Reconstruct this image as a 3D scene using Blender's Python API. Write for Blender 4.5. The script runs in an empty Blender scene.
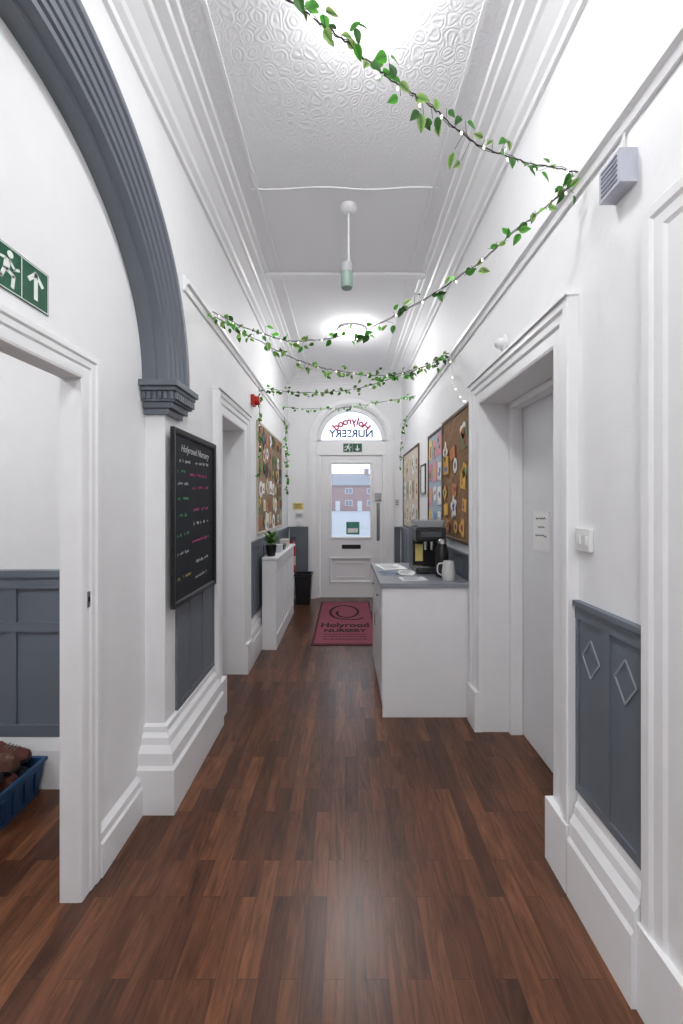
import bpy, bmesh, math, random
from mathutils import Vector, Matrix
random.seed(7)
S=bpy.context.scene
try:
    S.view_settings.view_transform='Standard'
except Exception: pass
COL=S.collection
def lin(c):
    c=c/255.0
    return c/12.92 if c<=.04045 else ((c+.055)/1.055)**2.4
def rgb(r,g,b): return (lin(r),lin(g),lin(b),1)
MATS={}
def mat(name,c,rough=.5,metal=0,bump=0,bscale=40,emis=0,ecol=None,var=0,vscale=8,spec=.5,coat=0):
    if name in MATS: return MATS[name]
    m=bpy.data.materials.new(name); m.use_nodes=True
    nt=m.node_tree; b=nt.nodes['Principled BSDF']
    b.inputs['Base Color'].default_value=c
    b.inputs['Roughness'].default_value=rough
    b.inputs['Metallic'].default_value=metal
    b.inputs['Specular IOR Level'].default_value=spec
    if coat: b.inputs['Coat Weight'].default_value=coat
    tc=nt.nodes.new('ShaderNodeTexCoord')
    if emis:
        b.inputs['Emission Color'].default_value=ecol or c
        b.inputs['Emission Strength'].default_value=emis
    n=nt.nodes.new('ShaderNodeTexNoise'); n.inputs['Scale'].default_value=vscale; n.inputs['Detail'].default_value=4
    nt.links.new(tc.outputs['Object'],n.inputs['Vector'])
    v=var if var else .03
    r=nt.nodes.new('ShaderNodeMix'); r.data_type='RGBA'
    r.inputs[6].default_value=tuple(x*(1-v) for x in c[:3])+(1,)
    r.inputs[7].default_value=tuple(min(1,x*(1+v)) for x in c[:3])+(1,)
    nt.links.new(n.outputs['Fac'],r.inputs[0]); nt.links.new(r.outputs[2],b.inputs['Base Color'])
    if bump:
        n2=nt.nodes.new('ShaderNodeTexNoise'); n2.inputs['Scale'].default_value=bscale; n2.inputs['Detail'].default_value=3
        nt.links.new(tc.outputs['Object'],n2.inputs['Vector'])
        bp=nt.nodes.new('ShaderNodeBump'); bp.inputs['Strength'].default_value=bump; bp.inputs['Distance'].default_value=.01
        nt.links.new(n2.outputs['Fac'],bp.inputs['Height']); nt.links.new(bp.outputs['Normal'],b.inputs['Normal'])
    MATS[name]=m; return m

def floor_mat():
    m=bpy.data.materials.new('wood_floor'); m.use_nodes=True; nt=m.node_tree; L=nt.links; N=nt.nodes
    b=N['Principled BSDF']
    g=N.new('ShaderNodeNewGeometry'); sp=N.new('ShaderNodeSeparateXYZ'); L.new(g.outputs['Position'],sp.inputs[0])
    cb=N.new('ShaderNodeCombineXYZ'); L.new(sp.outputs['Y'],cb.inputs['X']); L.new(sp.outputs['X'],cb.inputs['Y'])
    br=N.new('ShaderNodeTexBrick'); L.new(cb.outputs[0],br.inputs['Vector'])
    br.offset=.37; br.offset_frequency=2; br.squash=1
    br.inputs['Color1'].default_value=(0,0,0,1); br.inputs['Color2'].default_value=(1,1,1,1)
    br.inputs['Mortar'].default_value=(0,0,0,1)
    br.inputs['Scale'].default_value=1; br.inputs['Mortar Size'].default_value=.0007
    br.inputs['Brick Width'].default_value=.42; br.inputs['Row Height'].default_value=.068
    mp=N.new('ShaderNodeVectorMath'); mp.operation='MULTIPLY'; mp.inputs[1].default_value=(2.8,20,1)
    L.new(cb.outputs[0],mp.inputs[0])
    ad=N.new('ShaderNodeVectorMath'); ad.operation='MULTIPLY_ADD'
    L.new(br.outputs['Color'],ad.inputs[0]); ad.inputs[1].default_value=(13,7,5); L.new(mp.outputs[0],ad.inputs[2])
    n=N.new('ShaderNodeTexNoise'); n.inputs['Scale'].default_value=1.2; n.inputs['Detail'].default_value=7; n.inputs['Roughness'].default_value=.62; n.inputs['Distortion'].default_value=1.6
    L.new(ad.outputs[0],n.inputs['Vector'])
    r1=N.new('ShaderNodeValToRGB'); L.new(br.outputs['Color'],r1.inputs[0])
    e=r1.color_ramp.elements
    e[0].position=0; e[0].color=rgb(72,44,31); e[1].position=1; e[1].color=rgb(117,76,51)
    for p,c in ((.25,rgb(84,52,36)),(.45,rgb(101,64,43)),(.6,rgb(88,54,37)),(.8,rgb(107,68,46))):
        x=e.new(p); x.color=c
    r2=N.new('ShaderNodeValToRGB'); L.new(n.outputs['Fac'],r2.inputs[0])
    r2.color_ramp.elements[0].position=.33; r2.color_ramp.elements[0].color=(.47,.44,.42,1)
    r2.color_ramp.elements[1].position=.68; r2.color_ramp.elements[1].color=(1.38,1.34,1.3,1)
    mx=N.new('ShaderNodeMix'); mx.data_type='RGBA'; mx.blend_type='MULTIPLY'; mx.inputs[0].default_value=1
    L.new(r1.outputs[0],mx.inputs[6]); L.new(r2.outputs[0],mx.inputs[7])
    md=N.new('ShaderNodeMix'); md.data_type='RGBA'; L.new(br.outputs['Fac'],md.inputs[0]); L.new(mx.outputs[2],md.inputs[6]); md.inputs[7].default_value=rgb(42,27,20)
    L.new(md.outputs[2],b.inputs['Base Color'])
    b.inputs['Roughness'].default_value=.29
    bp=N.new('ShaderNodeBump'); bp.inputs['Strength'].default_value=.1; bp.inputs['Distance'].default_value=.004
    L.new(n.outputs['Fac'],bp.inputs['Height']); L.new(bp.outputs[0],b.inputs['Normal'])
    return m

def ceil_mat():
    m=bpy.data.materials.new('embossed_ceiling'); m.use_nodes=True; nt=m.node_tree; L=nt.links; N=nt.nodes
    b=N['Principled BSDF']; b.inputs['Base Color'].default_value=rgb(242,242,244); b.inputs['Roughness'].default_value=.9; b.inputs['Specular IOR Level'].default_value=.1
    g=N.new('ShaderNodeNewGeometry')
    dn=N.new('ShaderNodeTexNoise'); dn.inputs['Scale'].default_value=14; dn.inputs['Detail'].default_value=1; L.new(g.outputs['Position'],dn.inputs['Vector'])
    dm=N.new('ShaderNodeVectorMath'); dm.operation='MULTIPLY_ADD'; L.new(dn.outputs['Color'],dm.inputs[0]); dm.inputs[1].default_value=(.05,.05,.05); L.new(g.outputs['Position'],dm.inputs[2])
    v=N.new('ShaderNodeTexVoronoi'); v.inputs['Scale'].default_value=15; v.inputs['Randomness'].default_value=.25; L.new(dm.outputs[0],v.inputs['Vector'])
    mu=N.new('ShaderNodeMath'); mu.operation='MULTIPLY'; mu.inputs[1].default_value=30; L.new(v.outputs['Distance'],mu.inputs[0])
    si=N.new('ShaderNodeMath'); si.operation='SINE'; L.new(mu.outputs[0],si.inputs[0])
    n=N.new('ShaderNodeTexNoise'); n.inputs['Scale'].default_value=50; n.inputs['Detail'].default_value=3; L.new(g.outputs['Position'],n.inputs['Vector'])
    ad=N.new('ShaderNodeMath'); ad.operation='MULTIPLY_ADD'; L.new(n.outputs['Fac'],ad.inputs[0]); ad.inputs[1].default_value=2.5; L.new(si.outputs[0],ad.inputs[2])
    sp=N.new('ShaderNodeSeparateXYZ'); L.new(g.outputs['Position'],sp.inputs[0])
    lt=N.new('ShaderNodeMath'); lt.operation='LESS_THAN'; lt.inputs[1].default_value=2.54; L.new(sp.outputs['Y'],lt.inputs[0])
    m2=N.new('ShaderNodeMath'); m2.operation='MULTIPLY'; L.new(ad.outputs[0],m2.inputs[0]); L.new(lt.outputs[0],m2.inputs[1])
    bp=N.new('ShaderNodeBump'); bp.inputs['Strength'].default_value=.22; bp.inputs['Distance'].default_value=.0035
    L.new(m2.outputs[0],bp.inputs['Height']); L.new(bp.outputs[0],b.inputs['Normal'])
    return m
def glass_mat():
    m=bpy.data.materials.new('window_glass'); m.use_nodes=True; nt=m.node_tree; N=nt.nodes; L=nt.links
    for n in list(N): N.remove(n)
    o=N.new('ShaderNodeOutputMaterial'); t=N.new('ShaderNodeBsdfTransparent'); g=N.new('ShaderNodeBsdfGlossy'); g.inputs['Roughness'].default_value=.02
    mx=N.new('ShaderNodeMixShader'); mx.inputs[0].default_value=.06
    t.inputs['Color'].default_value=(.95,.97,1,1)
    L.new(t.outputs[0],mx.inputs[1]); L.new(g.outputs[0],mx.inputs[2]); L.new(mx.outputs[0],o.inputs[0]); return m
def leaf_mat():
    m=bpy.data.materials.new('ivy_leaf'); m.use_nodes=True; nt=m.node_tree; b=nt.nodes['Principled BSDF']
    a=nt.nodes.new('ShaderNodeVertexColor'); a.layer_name='leafcol'; nt.links.new(a.outputs[0],b.inputs['Base Color']); b.inputs['Roughness'].default_value=.5
    return m
def brick_mat():
    m=bpy.data.materials.new('red_brick'); m.use_nodes=True; nt=m.node_tree; b=nt.nodes['Principled BSDF']; b.inputs['Roughness'].default_value=.9
    g=nt.nodes.new('ShaderNodeNewGeometry'); sp=nt.nodes.new('ShaderNodeSeparateXYZ'); cb=nt.nodes.new('ShaderNodeCombineXYZ')
    nt.links.new(g.outputs['Position'],sp.inputs[0]); nt.links.new(sp.outputs['X'],cb.inputs['X']); nt.links.new(sp.outputs['Z'],cb.inputs['Y'])
    br=nt.nodes.new('ShaderNodeTexBrick'); br.inputs['Scale'].default_value=1; br.inputs['Brick Width'].default_value=.23; br.inputs['Row Height'].default_value=.075; br.inputs['Mortar Size'].default_value=.008
    br.inputs['Color1'].default_value=rgb(150,118,120); br.inputs['Color2'].default_value=rgb(162,128,128); br.inputs['Mortar'].default_value=rgb(170,160,162)
    nt.links.new(cb.outputs[0],br.inputs['Vector']); nt.links.new(br.outputs['Color'],b.inputs['Base Color']); return m

WALL=mat('white_painted_wall',rgb(240,240,241),.6,bump=.28,bscale=14)
TRIM=mat('white_gloss_trim',rgb(242,242,243),.38,bump=.05,bscale=10)
GREY=mat('grey_blue_paint',rgb(106,113,123),.42,bump=.06,bscale=20)
GREYL=mat('pale_grey_paint',rgb(150,156,164),.42)
GREYD=mat('dark_grey_paint',rgb(102,108,117),.42,bump=.06,bscale=20)
FLOOR=floor_mat(); CEIL=ceil_mat(); GLASS=glass_mat(); LEAF=leaf_mat(); BRICK=brick_mat()
BLACK=mat('black_plastic',rgb(18,18,20),.35); CHALKB=mat('chalkboard',rgb(36,39,44),.75,var=.3,vscale=5,spec=.25)
WHITEP=mat('white_plastic',rgb(234,234,234),.35); PAPER=mat('paper_white',rgb(250,250,249),.8)
CAB=mat('white_cabinet',rgb(241,241,243),.4); DOORW=mat('white_door_paint',rgb(234,235,237),.4); TOPM=mat('grey_worktop',rgb(140,144,152),.3,var=.15,vscale=120)
STEEL=mat('steel',rgb(190,190,192),.22,1); CHROME=mat('chrome_metal',rgb(170,170,172),.3,1)
GREEN=mat('sign_green',rgb(14,84,58),.4); SIGNW=mat('sign_white',rgb(240,245,240),.4)
LC=(.985,.99,1,1)
LAMP=mat('opal_lamp',(1,1,1,1),.4,emis=88,ecol=LC); BULB=mat('fairy_bulb',(1,1,1,1),.4,emis=3,ecol=(1,.93,.78,1))
CORD=mat('garland_cord',rgb(44,46,34),.7); MAROON=mat('maroon_mat',rgb(144,74,90),.95,bump=.5,bscale=300,var=.15,vscale=60)
MATD=mat('mat_dark',rgb(28,20,24),.95); RED=mat('red_paint',rgb(185,28,28),.35); KRAFT=mat('kraft_paper',rgb(138,104,72),.8,bump=1.0,bscale=16,var=.4,vscale=9)
BROWNF=mat('brown_frame',rgb(96,72,50),.5); BLUE=mat('blue_plastic',rgb(30,70,108),.5)
SLATE=mat('roof_slate',rgb(140,142,152),.8); ASPH=mat('asphalt',rgb(165,168,175),.9)
CHW=mat('chalk_white',rgb(185,185,185),.9); CHP=mat('chalk_pink',rgb(175,66,118),.9); CHG=mat('chalk_green',rgb(84,140,98),.9); CHY=mat('chalk_yellow',rgb(165,158,95),.9)
INKR=mat('letter_red',rgb(200,40,80),.6); INKB=mat('letter_blue',rgb(20,40,90),.6)
INK=mat('ink_dark',rgb(60,60,70),.8)

def tag(o,label=None,cat=None,kind=None,group=None):
    if label: o['label']=label
    if cat: o['category']=cat
    if kind: o['kind']=kind
    if group: o['group']=group
    return o
def thing(name,loc,label,cat,kind=None,group=None):
    o=bpy.data.objects.new(name,None); o.location=loc; o.empty_display_size=.05; COL.objects.link(o)
    return tag(o,label,cat,kind,group)
def wloc(o):
    v=Vector(o.location)
    while o.parent: o=o.parent; v=v+Vector(o.location)
    return v
class MB:
    def __init__(s): s.bm=bmesh.new(); s.mi=0
    def _f(s,vs):
        try:
            f=s.bm.faces.new(vs); f.material_index=s.mi; return f
        except ValueError: return None
    def box(s,x0,x1,y0,y1,z0,z1,M=None):
        P=[(x,y,z) for x in (x0,x1) for y in (y0,y1) for z in (z0,z1)]
        v=[s.bm.verts.new((M@Vector(p)) if M else p) for p in P]
        for q in ((0,1,3,2),(4,6,7,5),(0,4,5,1),(2,3,7,6),(0,2,6,4),(1,5,7,3)): s._f([v[i] for i in q])
        return s
    def prism(s,poly,axis,a0,a1):
        def mk(p,a):
            return {'x':(a,p[0],p[1]),'y':(p[0],a,p[1]),'z':(p[0],p[1],a)}[axis]
        A=[s.bm.verts.new(mk(p,a0)) for p in poly]; B=[s.bm.verts.new(mk(p,a1)) for p in poly]
        s._f(A); s._f(B[::-1]); n=len(poly)
        for i in range(n): s._f([A[i],B[i],B[(i+1)%n],A[(i+1)%n]])
        return s
    def grid(s,rows,closed_u=False,closed_v=False,caps=False):
        V=[[s.bm.verts.new(p) for p in r] for r in rows]
        nu=len(V); nv=len(V[0])
        for i in range(nu if closed_u else nu-1):
            for j in range(nv if closed_v else nv-1):
                s._f([V[i][j],V[(i+1)%nu][j],V[(i+1)%nu][(j+1)%nv],V[i][(j+1)%nv]])
        if caps: s._f(V[0]); s._f(V[-1][::-1])
        return s
    def lathe(s,c,prof,seg=24,M=None):
        rows=[]
        for r,z in prof:
            row=[]
            for k in range(seg):
                a=2*math.pi*k/seg; p=Vector((max(r,.0003)*math.cos(a),max(r,.0003)*math.sin(a),z))
                if M: p=M@p
                row.append(p+Vector(c))
            rows.append(row)
        return s.grid(rows,closed_v=True,caps=True)
    def tube(s,pts,r,seg=6):
        pts=[Vector(p) for p in pts]; rows=[]
        for i,p in enumerate(pts):
            t=(pts[min(i+1,len(pts)-1)]-pts[max(i-1,0)]).normalized()
            up=Vector((0,0,1)) if abs(t.z)<.9 else Vector((1,0,0))
            a=t.cross(up).normalized(); b=t.cross(a)
            rr=r[i] if isinstance(r,(list,tuple)) else r
            rows.append([p+rr*(math.cos(2*math.pi*k/seg)*a+math.sin(2*math.pi*k/seg)*b) for k in range(seg)])
        return s.grid(rows,closed_v=True,caps=True)
    def frame(s,prof,u0,u1,v0,v1,fn,closed=True):
        rows=[]
        for k in range(4):
            row=[]
            for d,p in prof:
                c=[(u0-d,v0-(d if closed else 0)),(u0-d,v1+d),(u1+d,v1+d),(u1+d,v0-(d if closed else 0))][k]
                row.append(fn(c[0],c[1],p))
            rows.append(row)
        return s.grid(rows,closed_u=closed,closed_v=True,caps=not closed)
    def path(s,prof,path,side=1):
        n=len(path); rows=[]
        P=[Vector(p) for p in path]
        for i in range(n):
            ns=[]
            if i>0: d=(P[i]-P[i-1]).normalized(); ns.append(Vector((-d.y,d.x))*side)
            if i<n-1: d=(P[i+1]-P[i]).normalized(); ns.append(Vector((-d.y,d.x))*side)
            if len(ns)==2: m=(ns[0]+ns[1]).normalized(); m=m/m.dot(ns[0])
            else: m=ns[0]
            rows.append([(P[i].x+m.x*p,P[i].y+m.y*p,z) for p,z in prof])
        return s.grid(rows,closed_v=True,caps=True)
    def flat(s,poly,O,U,V,N,o0,o1):
        O,U,V,N=map(Vector,(O,U,V,N))
        A=[s.bm.verts.new(O+U*a+V*b+N*o0) for a,b in poly]; B=[s.bm.verts.new(O+U*a+V*b+N*o1) for a,b in poly]
        s._f(A[::-1]); s._f(B); n=len(poly)
        for i in range(n): s._f([A[i],A[(i+1)%n],B[(i+1)%n],B[i]])
        return s
    def seg2(s,a,b,w,*T):
        a=Vector(a); b=Vector(b); d=(b-a).normalized(); nn=Vector((-d.y,d.x))*w/2; d=d*w*.3
        return s.flat([a-nn-d,b-nn+d,b+nn+d,a+nn-d],*T)
    def obj(s,name,mats,parent=None,bevel=0,smooth=False,recalc=True,**kw):
        bm=s.bm
        if recalc: bmesh.ops.recalc_face_normals(bm,faces=bm.faces[:])
        xs=[v.co for v in bm.verts]
        mn=Vector([min(v[i] for v in xs) for i in range(3)]); mxx=Vector([max(v[i] for v in xs) for i in range(3)])
        o0=Vector(((mn.x+mxx.x)/2,(mn.y+mxx.y)/2,mn.z))
        bmesh.ops.translate(bm,verts=bm.verts[:],vec=-o0)
        ng=[f for f in bm.faces if len(f.verts)>4]
        if ng: bmesh.ops.triangulate(bm,faces=ng)
        me=bpy.data.meshes.new(name); bm.to_mesh(me); bm.free()
        if not isinstance(mats,(list,tuple)): mats=[mats]
        for m in mats: me.materials.append(m)
        if smooth:
            for p in me.polygons: p.use_smooth=True
            try: me.set_sharp_from_angle(angle=math.radians(40))
            except Exception: pass
        o=bpy.data.objects.new(name,me); COL.objects.link(o)
        if parent: o.parent=parent; o.location=o0-wloc(parent)
        else: o.location=o0
        if bevel:
            b=o.modifiers.new('bevel','BEVEL'); b.width=bevel; b.segments=2; b.limit_method='ANGLE'
        return tag(o,**kw)
ST='structure'
def text(s,size,O,U,V,m,parent,name='lettering',align='CENTER',off=.001,bold=.0,shear=0,**kw):
    cu=bpy.data.curves.new('t','FONT'); cu.body=s; cu.size=size; cu.align_x=align; cu.align_y='CENTER'; cu.extrude=.0006; cu.offset=bold; cu.shear=shear
    to=bpy.data.objects.new('t',cu); COL.objects.link(to)
    bpy.context.view_layer.update()
    me=bpy.data.meshes.new_from_object(to.evaluated_get(bpy.context.evaluated_depsgraph_get()))
    bpy.data.objects.remove(to)
    U=Vector(U).normalized();V=Vector(V).normalized();N=U.cross(V)
    M=Matrix((U,V,N)).transposed().to_4x4()
    me.transform(M); me.materials.clear(); me.materials.append(m)
    o=bpy.data.objects.new(name,me); COL.objects.link(o)
    o.parent=parent; o.location=Vector(O)+N*off-wloc(parent)
    return tag(o,**kw)

# ---------------- dimensions ----------------
XL,XI,XR,YE,H,YB=-.9,-1.0,.9,6.3,3.5,-1.6
def fnL(X): return lambda u,v,p:(X+p,u,v)
def fnR(X): return lambda u,v,p:(X-p,u,v)
def fnE(Y): return lambda u,v,p:(u,Y-p,v)
# floor / ceiling
MB().box(-3.2,1.5,YB,YE+.25,-.1,0).obj('floor',FLOOR,label='dark walnut-brown wood plank laminate floor',cat='floor',kind=ST)
MB().box(-1.15,1.25,YB,YE+.2,H,H+.1).obj('ceiling',CEIL,label='white ceiling with embossed floral lining paper',cat='ceiling',kind=ST)
# left main wall with arch
cy,cz,ri=1.16,2.10,.84
arc=[(cy+ri*math.cos(a),cz+ri*math.sin(a)) for a in [math.pi*k/60 for k in range(61)]]
out=[(cy+ri,0)]+arc+[(cy-ri,0),(YB,0),(YB,H),(YE+.2,H),(YE+.2,0),(3.5,0),(3.5,2.13),(2.87,2.13),(2.87,0)]
MB().prism(out,'x',XI,XL).obj('wall_left',WALL,label='white painted plaster wall with tall arch and doorway',cat='wall',kind=ST)
out=[(YB,0),(YB,3.05),(2.14,3.05),(2.14,0),(1.5,0),(1.5,1.97),(.6,1.97),(.6,0)]
MB().prism(out,'x',XI-.07,XI).obj('wall_left_infill',WALL,label='white painted partition filling the arch beside the doorway',cat='wall',kind=ST)
# right wall
out=[(YB,0),(YB,H),(YE+.2,H),(YE+.2,0),(2.62,0),(2.62,2.15),(1.69,2.15),(1.69,0),(1.03,0),(1.03,2.17),(.2,2.17),(.2,0)]
MB().prism(out,'x',XR,XR+.25).obj('wall_right',WALL,label='white painted plaster wall with two doorways',cat='wall',kind=ST)
MB().box(1.2,1.3,-.2,3.0,0,2.6).obj('wall_right_light_block',WALL,label='unseen white panel added behind the doors to block light leaks',cat='wall',kind=ST)  # unseen panel added close behind the doors to keep outside light out
MB().box(1.15,1.2,2.63,2.7,0,2.6).obj('wall_right_light_block_end',WALL,label='unseen white strip added to block light leaks behind the door',cat='wall',kind=ST)  # added filler sealing the far gap of that panel against light
# end wall
r=.55
out=[(-.45,0),(-1.0,0),(-1.0,H),(1.0,H),(1.0,0),(.65,0)]+[(.1+r*math.cos(a),2.476+r*math.sin(a)) for a in [math.pi*k/30 for k in range(31)]]
MB().prism(out,'y',YE,YE+.2).obj('wall_end',WALL,label='white painted end wall around arched front doorway',cat='wall',kind=ST)
MB().box(-3.2,1.5,YB-.1,YB,0,H).obj('wall_back',WALL,label='white painted wall behind hallway',cat='wall',kind=ST)
# side room
MB().box(-3.1,XI-.07,2.14,2.24,0,2.8).obj('wall_room_end',WALL,label='white painted wall of the side room',cat='wall',kind=ST)
MB().box(-3.2,-3.1,YB,2.24,0,2.8).obj('wall_room_side',WALL,label='white painted side wall of the side room',cat='wall',kind=ST)
MB().box(-3.2,XI-.07,YB,2.24,2.8,2.9).obj('ceiling_room',WALL,label='white ceiling of the side room',cat='ceiling',kind=ST)
# side-room dado & skirting
b=MB(); b.box(-3.1,-1.08,2.12,2.139,.27,1.14)
for x in (-3.05,-2.63,-2.21,-1.79,-1.37): b.box(x,x+.055,2.109,2.121,.3,1.1)
b.box(-3.1,-1.08,2.104,2.121,1.05,1.11); b.box(-3.1,-1.08,2.106,2.121,.82,.87); b.box(-3.1,-1.08,2.104,2.121,.27,.33)
b.box(-3.1,-1.08,2.092,2.14,1.11,1.145)
b.obj('trim_1',GREY,label='grey-blue panelled dado in the side room',cat='wall panelling',kind=ST)
MB().path([(0,0),(.045,0),(.045,.2),(.036,.25),(.03,.285),(0,.285)],[(-3.1,2.14),(-1.08,2.14)],-1).obj('baseboard_room',TRIM,label='tall white skirting board in the side room',cat='skirting board',kind=ST)

# ---- mouldings
rail=[(0,-.045),(.012,-.045),(.02,-.02),(.035,-.01),(.035,.01),(.02,.02),(.02,.035),(0,.04)]
def railp(z): return [(p,z+dz) for p,dz in rail]
MB().path(railp(2.73),[(XR,YB),(XR,YE)],1).obj('trim_2',TRIM,label='white picture rail moulding along the wall',cat='picture rail',kind=ST)
MB().path(railp(2.73),[(XL,2.22),(XL,YE)],-1).obj('trim_3',TRIM,label='white picture rail moulding along the wall',cat='picture rail',kind=ST)
corn=[(0,3.36),(.02,3.36),(.025,3.385),(.05,3.40),(.06,3.42),(.11,3.455),(.13,3.46),(.14,3.475),(.19,3.48),(.2,3.49),(.23,3.49),(.24,H),(0,H)]
MB().path(corn,[(XL,YB),(XL,YE),(XR,YE),(XR,YB)],-1).obj('trim_4',TRIM,label='white stepped plaster cornice around ceiling',cat='cornice',kind=ST)
b=MB(); b.box(XL+.2,XR-.2,3.46,3.54,3.475,H)
b.obj('trim_5',TRIM,label='thin white batten across the ceiling',cat='ceiling trim',kind=ST,bevel=.008)
b=MB(); b.tube([(x/10,2.54+.01*math.sin(x),H-.001) for x in range(-6,7)],.006)
b.obj('trim_6',TRIM,label='ridge where embossed ceiling paper ends',cat='ceiling trim',kind=ST)
b=MB()
for s_ in (-1,1): b.box(s_*.56-.008,s_*.56+.008,YB,YE-.2,3.49,H)
b.obj('trim_7',TRIM,label='narrow white ceiling bead beside the cornice',cat='ceiling trim',kind=ST)

# arch moulding (grey)
prof=[(.81,-1.0),(.81,-.935),(.825,-.93),(.83,-.892),(.85,-.89),(.856,-.880),(.875,-.878),(.88,-.870),(.905,-.868),(.91,-.860),(.935,-.858),(.94,-.850),(.965,-.848),(.972,-.838),(1.0,-.838),(1.012,-.848),(1.016,-.9),(.84,-.9),(.84,-1.0)]
rows=[]
for k in range(73):
    a=math.pi*k/72
    rows.append([(x,cy+rr*math.cos(a),cz+rr*math.sin(a)) for rr,x in prof])
b=MB(); b.grid(rows,closed_v=True,caps=True)
b.obj('trim_8',GREYD,label='dark grey moulded arch surround on the wall',cat='arch moulding',kind=ST,smooth=True)
def capital(nm,ya,yb):
    b=MB()
    z=cz
    b.box(XI,-.812,ya-.03,yb+.02,z-.03,z)
    b.box(XI,-.825,ya-.015,yb+.01,z-.05,z-.03)
    b.box(XI,-.84,ya,yb,z-.10,z-.05)
    for i in range(10):
        yy=ya+(yb-ya)*(i+.2)/10
        b.box(-.84,-.825,yy,yy+.016,z-.09,z-.055)
    for i in range(6):
        xx=XI+.01+i*.027
        b.box(xx,xx+.015,ya-.014,ya,z-.09,z-.055)
    b.box(XI,-.855,ya+.012,yb-.02,z-.13,z-.10)
    b.box(XI,-.875,ya+.022,yb-.04,z-.16,z-.13)
    b.obj(nm,GREYD,label='dark grey dentilled capital at the foot of the arch',cat='capital',kind=ST,bevel=.003)
capital('trim_9',cy+.80,cy+1.04)
capital('trim_10',cy-1.04,cy-.80)

# baseboards
big=[(0,0),(.08,0),(.08,.215),(.068,.23),(.064,.285),(.04,.315),(.034,.345),(.018,.365),(.015,.39),(0,.4)]
nor=[(p*.65,z) for p,z in big]
low=[(0,0),(.03,0),(.03,.13),(.022,.14),(.02,.17),(0,.19)]
MB().path(big,[(XI,2.0),(XL,2.0),(XL,2.71)],-1).obj('baseboard_left',TRIM,label='tall stepped white plinth skirting below grey panels',cat='skirting board',kind=ST)
MB().path(low,[(XI,1.6),(XI,1.92)],-1).obj('baseboard_left_infill',TRIM,label='low white skirting on the partition',cat='skirting board',kind=ST)
MB().path(nor,[(XL,3.66),(XL,YE),(-.57,YE)],-1).obj('baseboard_left_end',TRIM,label='white skirting board in the hall corner',cat='skirting board',kind=ST)
MB().path(nor,[(XR,1.185),(XR,1.53)],1).obj('baseboard_right',TRIM,label='tall stepped white skirting below grey panels',cat='skirting board',kind=ST)
MB().path(nor,[(XR,3.76),(XR,YE),(.78,YE)],1).obj('baseboard_right_end',TRIM,label='white skirting board in the hall corner',cat='skirting board',kind=ST)
# dado panels along walls
def dado(nm,fn,u0,u1,n,diamond=True,z0=.4,z1=1.12):
    b=MB()
    def bx(a,c,d,e,p0,p1):
        q=[fn(a,d,p0),fn(c,e,p1)]
        mn=[min(q[0][i],q[1][i]) for i in range(3)]; mx=[max(q[0][i],q[1][i]) for i in range(3)]
        b.box(mn[0],mx[0],mn[1],mx[1],mn[2],mx[2])
    bx(u0,u1,z0,z1,0,.008)
    sw=.018
    w=(u1-u0)/n
    for i in range(n+1):
        c=u0+i*w
        bx(max(u0,c-sw),min(u1,c+sw),z0+.03,z1-.06,.008,.014)
    bx(u0,u1,z1-.06,z1-.01,.008,.016); bx(u0,u1,z0,z0+.03,.008,.014)
    bx(u0,u1,z1-.012,z1+.008,0,.026)
    o=b.obj(nm,GREY,label='grey-blue painted dado panelling',cat='wall panelling',kind=ST)
    if diamond:
        for i in range(n):
            b=MB()
            cu=u0+(i+.5)*w; cv=z1-.19; hw=min(.05,w*.3); hh=.07; t=.0028
            P=[(cu,cv+hh),(cu+hw,cv),(cu,cv-hh),(cu-hw,cv)]
            for k in range(4):
                a=Vector(P[k]); c=Vector(P[(k+1)%4]); d=(c-a).normalized(); nn=Vector((-d.y,d.x))*t
                A=[fn(*(q),.0082) for q in (a-nn,c-nn,c+nn,a+nn)]; B=[fn(*(q),.012) for q in (a-nn,c-nn,c+nn,a+nn)]
                b.grid([A,B],closed_v=True,caps=True)
            b.obj('diamond_moulding',GREYL,parent=o,label='thin pale diamond outline moulding')
dado('trim_11',fnR(XR),1.182,1.538,2)
dado('trim_12',fnL(XL),2.12,2.715,3,False)
dado('trim_13',fnR(XR),2.775,YE,14,False)
dado('trim_14',fnL(XL),3.655,YE,11,False)
dado('trim_15',fnE(YE),-.87,-.58,1,False)
dado('trim_16',fnE(YE),.78,.87,1,False)

# casings
def cprof(w,d): return [(0,0),(0,d*.45),(w*.08,d*.55),(w*.42,d*.55),(w*.5,d*.75),(w*.7,d*.78),(w*.78,d),(w*.97,d),(w,d*.9),(w,0)]
def casing(nm,fn,y0,y1,z,w,d,label,blocks=True,cornice=False):
    b=MB(); b.frame(cprof(w,d),y0,y1,.001,z,fn,closed=False)
    def bx(a,c,d0,e,p):
        q=[fn(a,d0,0),fn(c,e,p)]
        mn=[min(q[0][i],q[1][i]) for i in range(3)]; mx=[max(q[0][i],q[1][i]) for i in range(3)]
        b.box(mn[0],mx[0],mn[1],mx[1],mn[2],mx[2])
    if blocks:
        bx(y0-w-.005,y0+.005,0.001,.26,d+.008); bx(y1-.005,y1+w+.005,0.001,.26,d+.008)
    if cornice:
        bx(y0-w-.005,y1+w+.005,z+w,z+w+.012,d+.01)
    return b.obj(nm,TRIM,label=label,cat='door casing',kind=ST)
casing('trim_17',fnL(XI),.6,1.5,1.97,.1,.025,'white moulded doorway casing under the arch',blocks=False)
casing('trim_18',fnL(XL),2.87,3.5,2.13,.15,.045,'white moulded door casing',cornice=True)
casing('trim_19',fnR(XR),1.69,2.62,2.15,.15,.045,'wide white moulded door casing',cornice=True)
casing('trim_20',fnR(XR),.2,1.03,2.2,.15,.03,'wide white moulded door casing',blocks=True)
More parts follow.
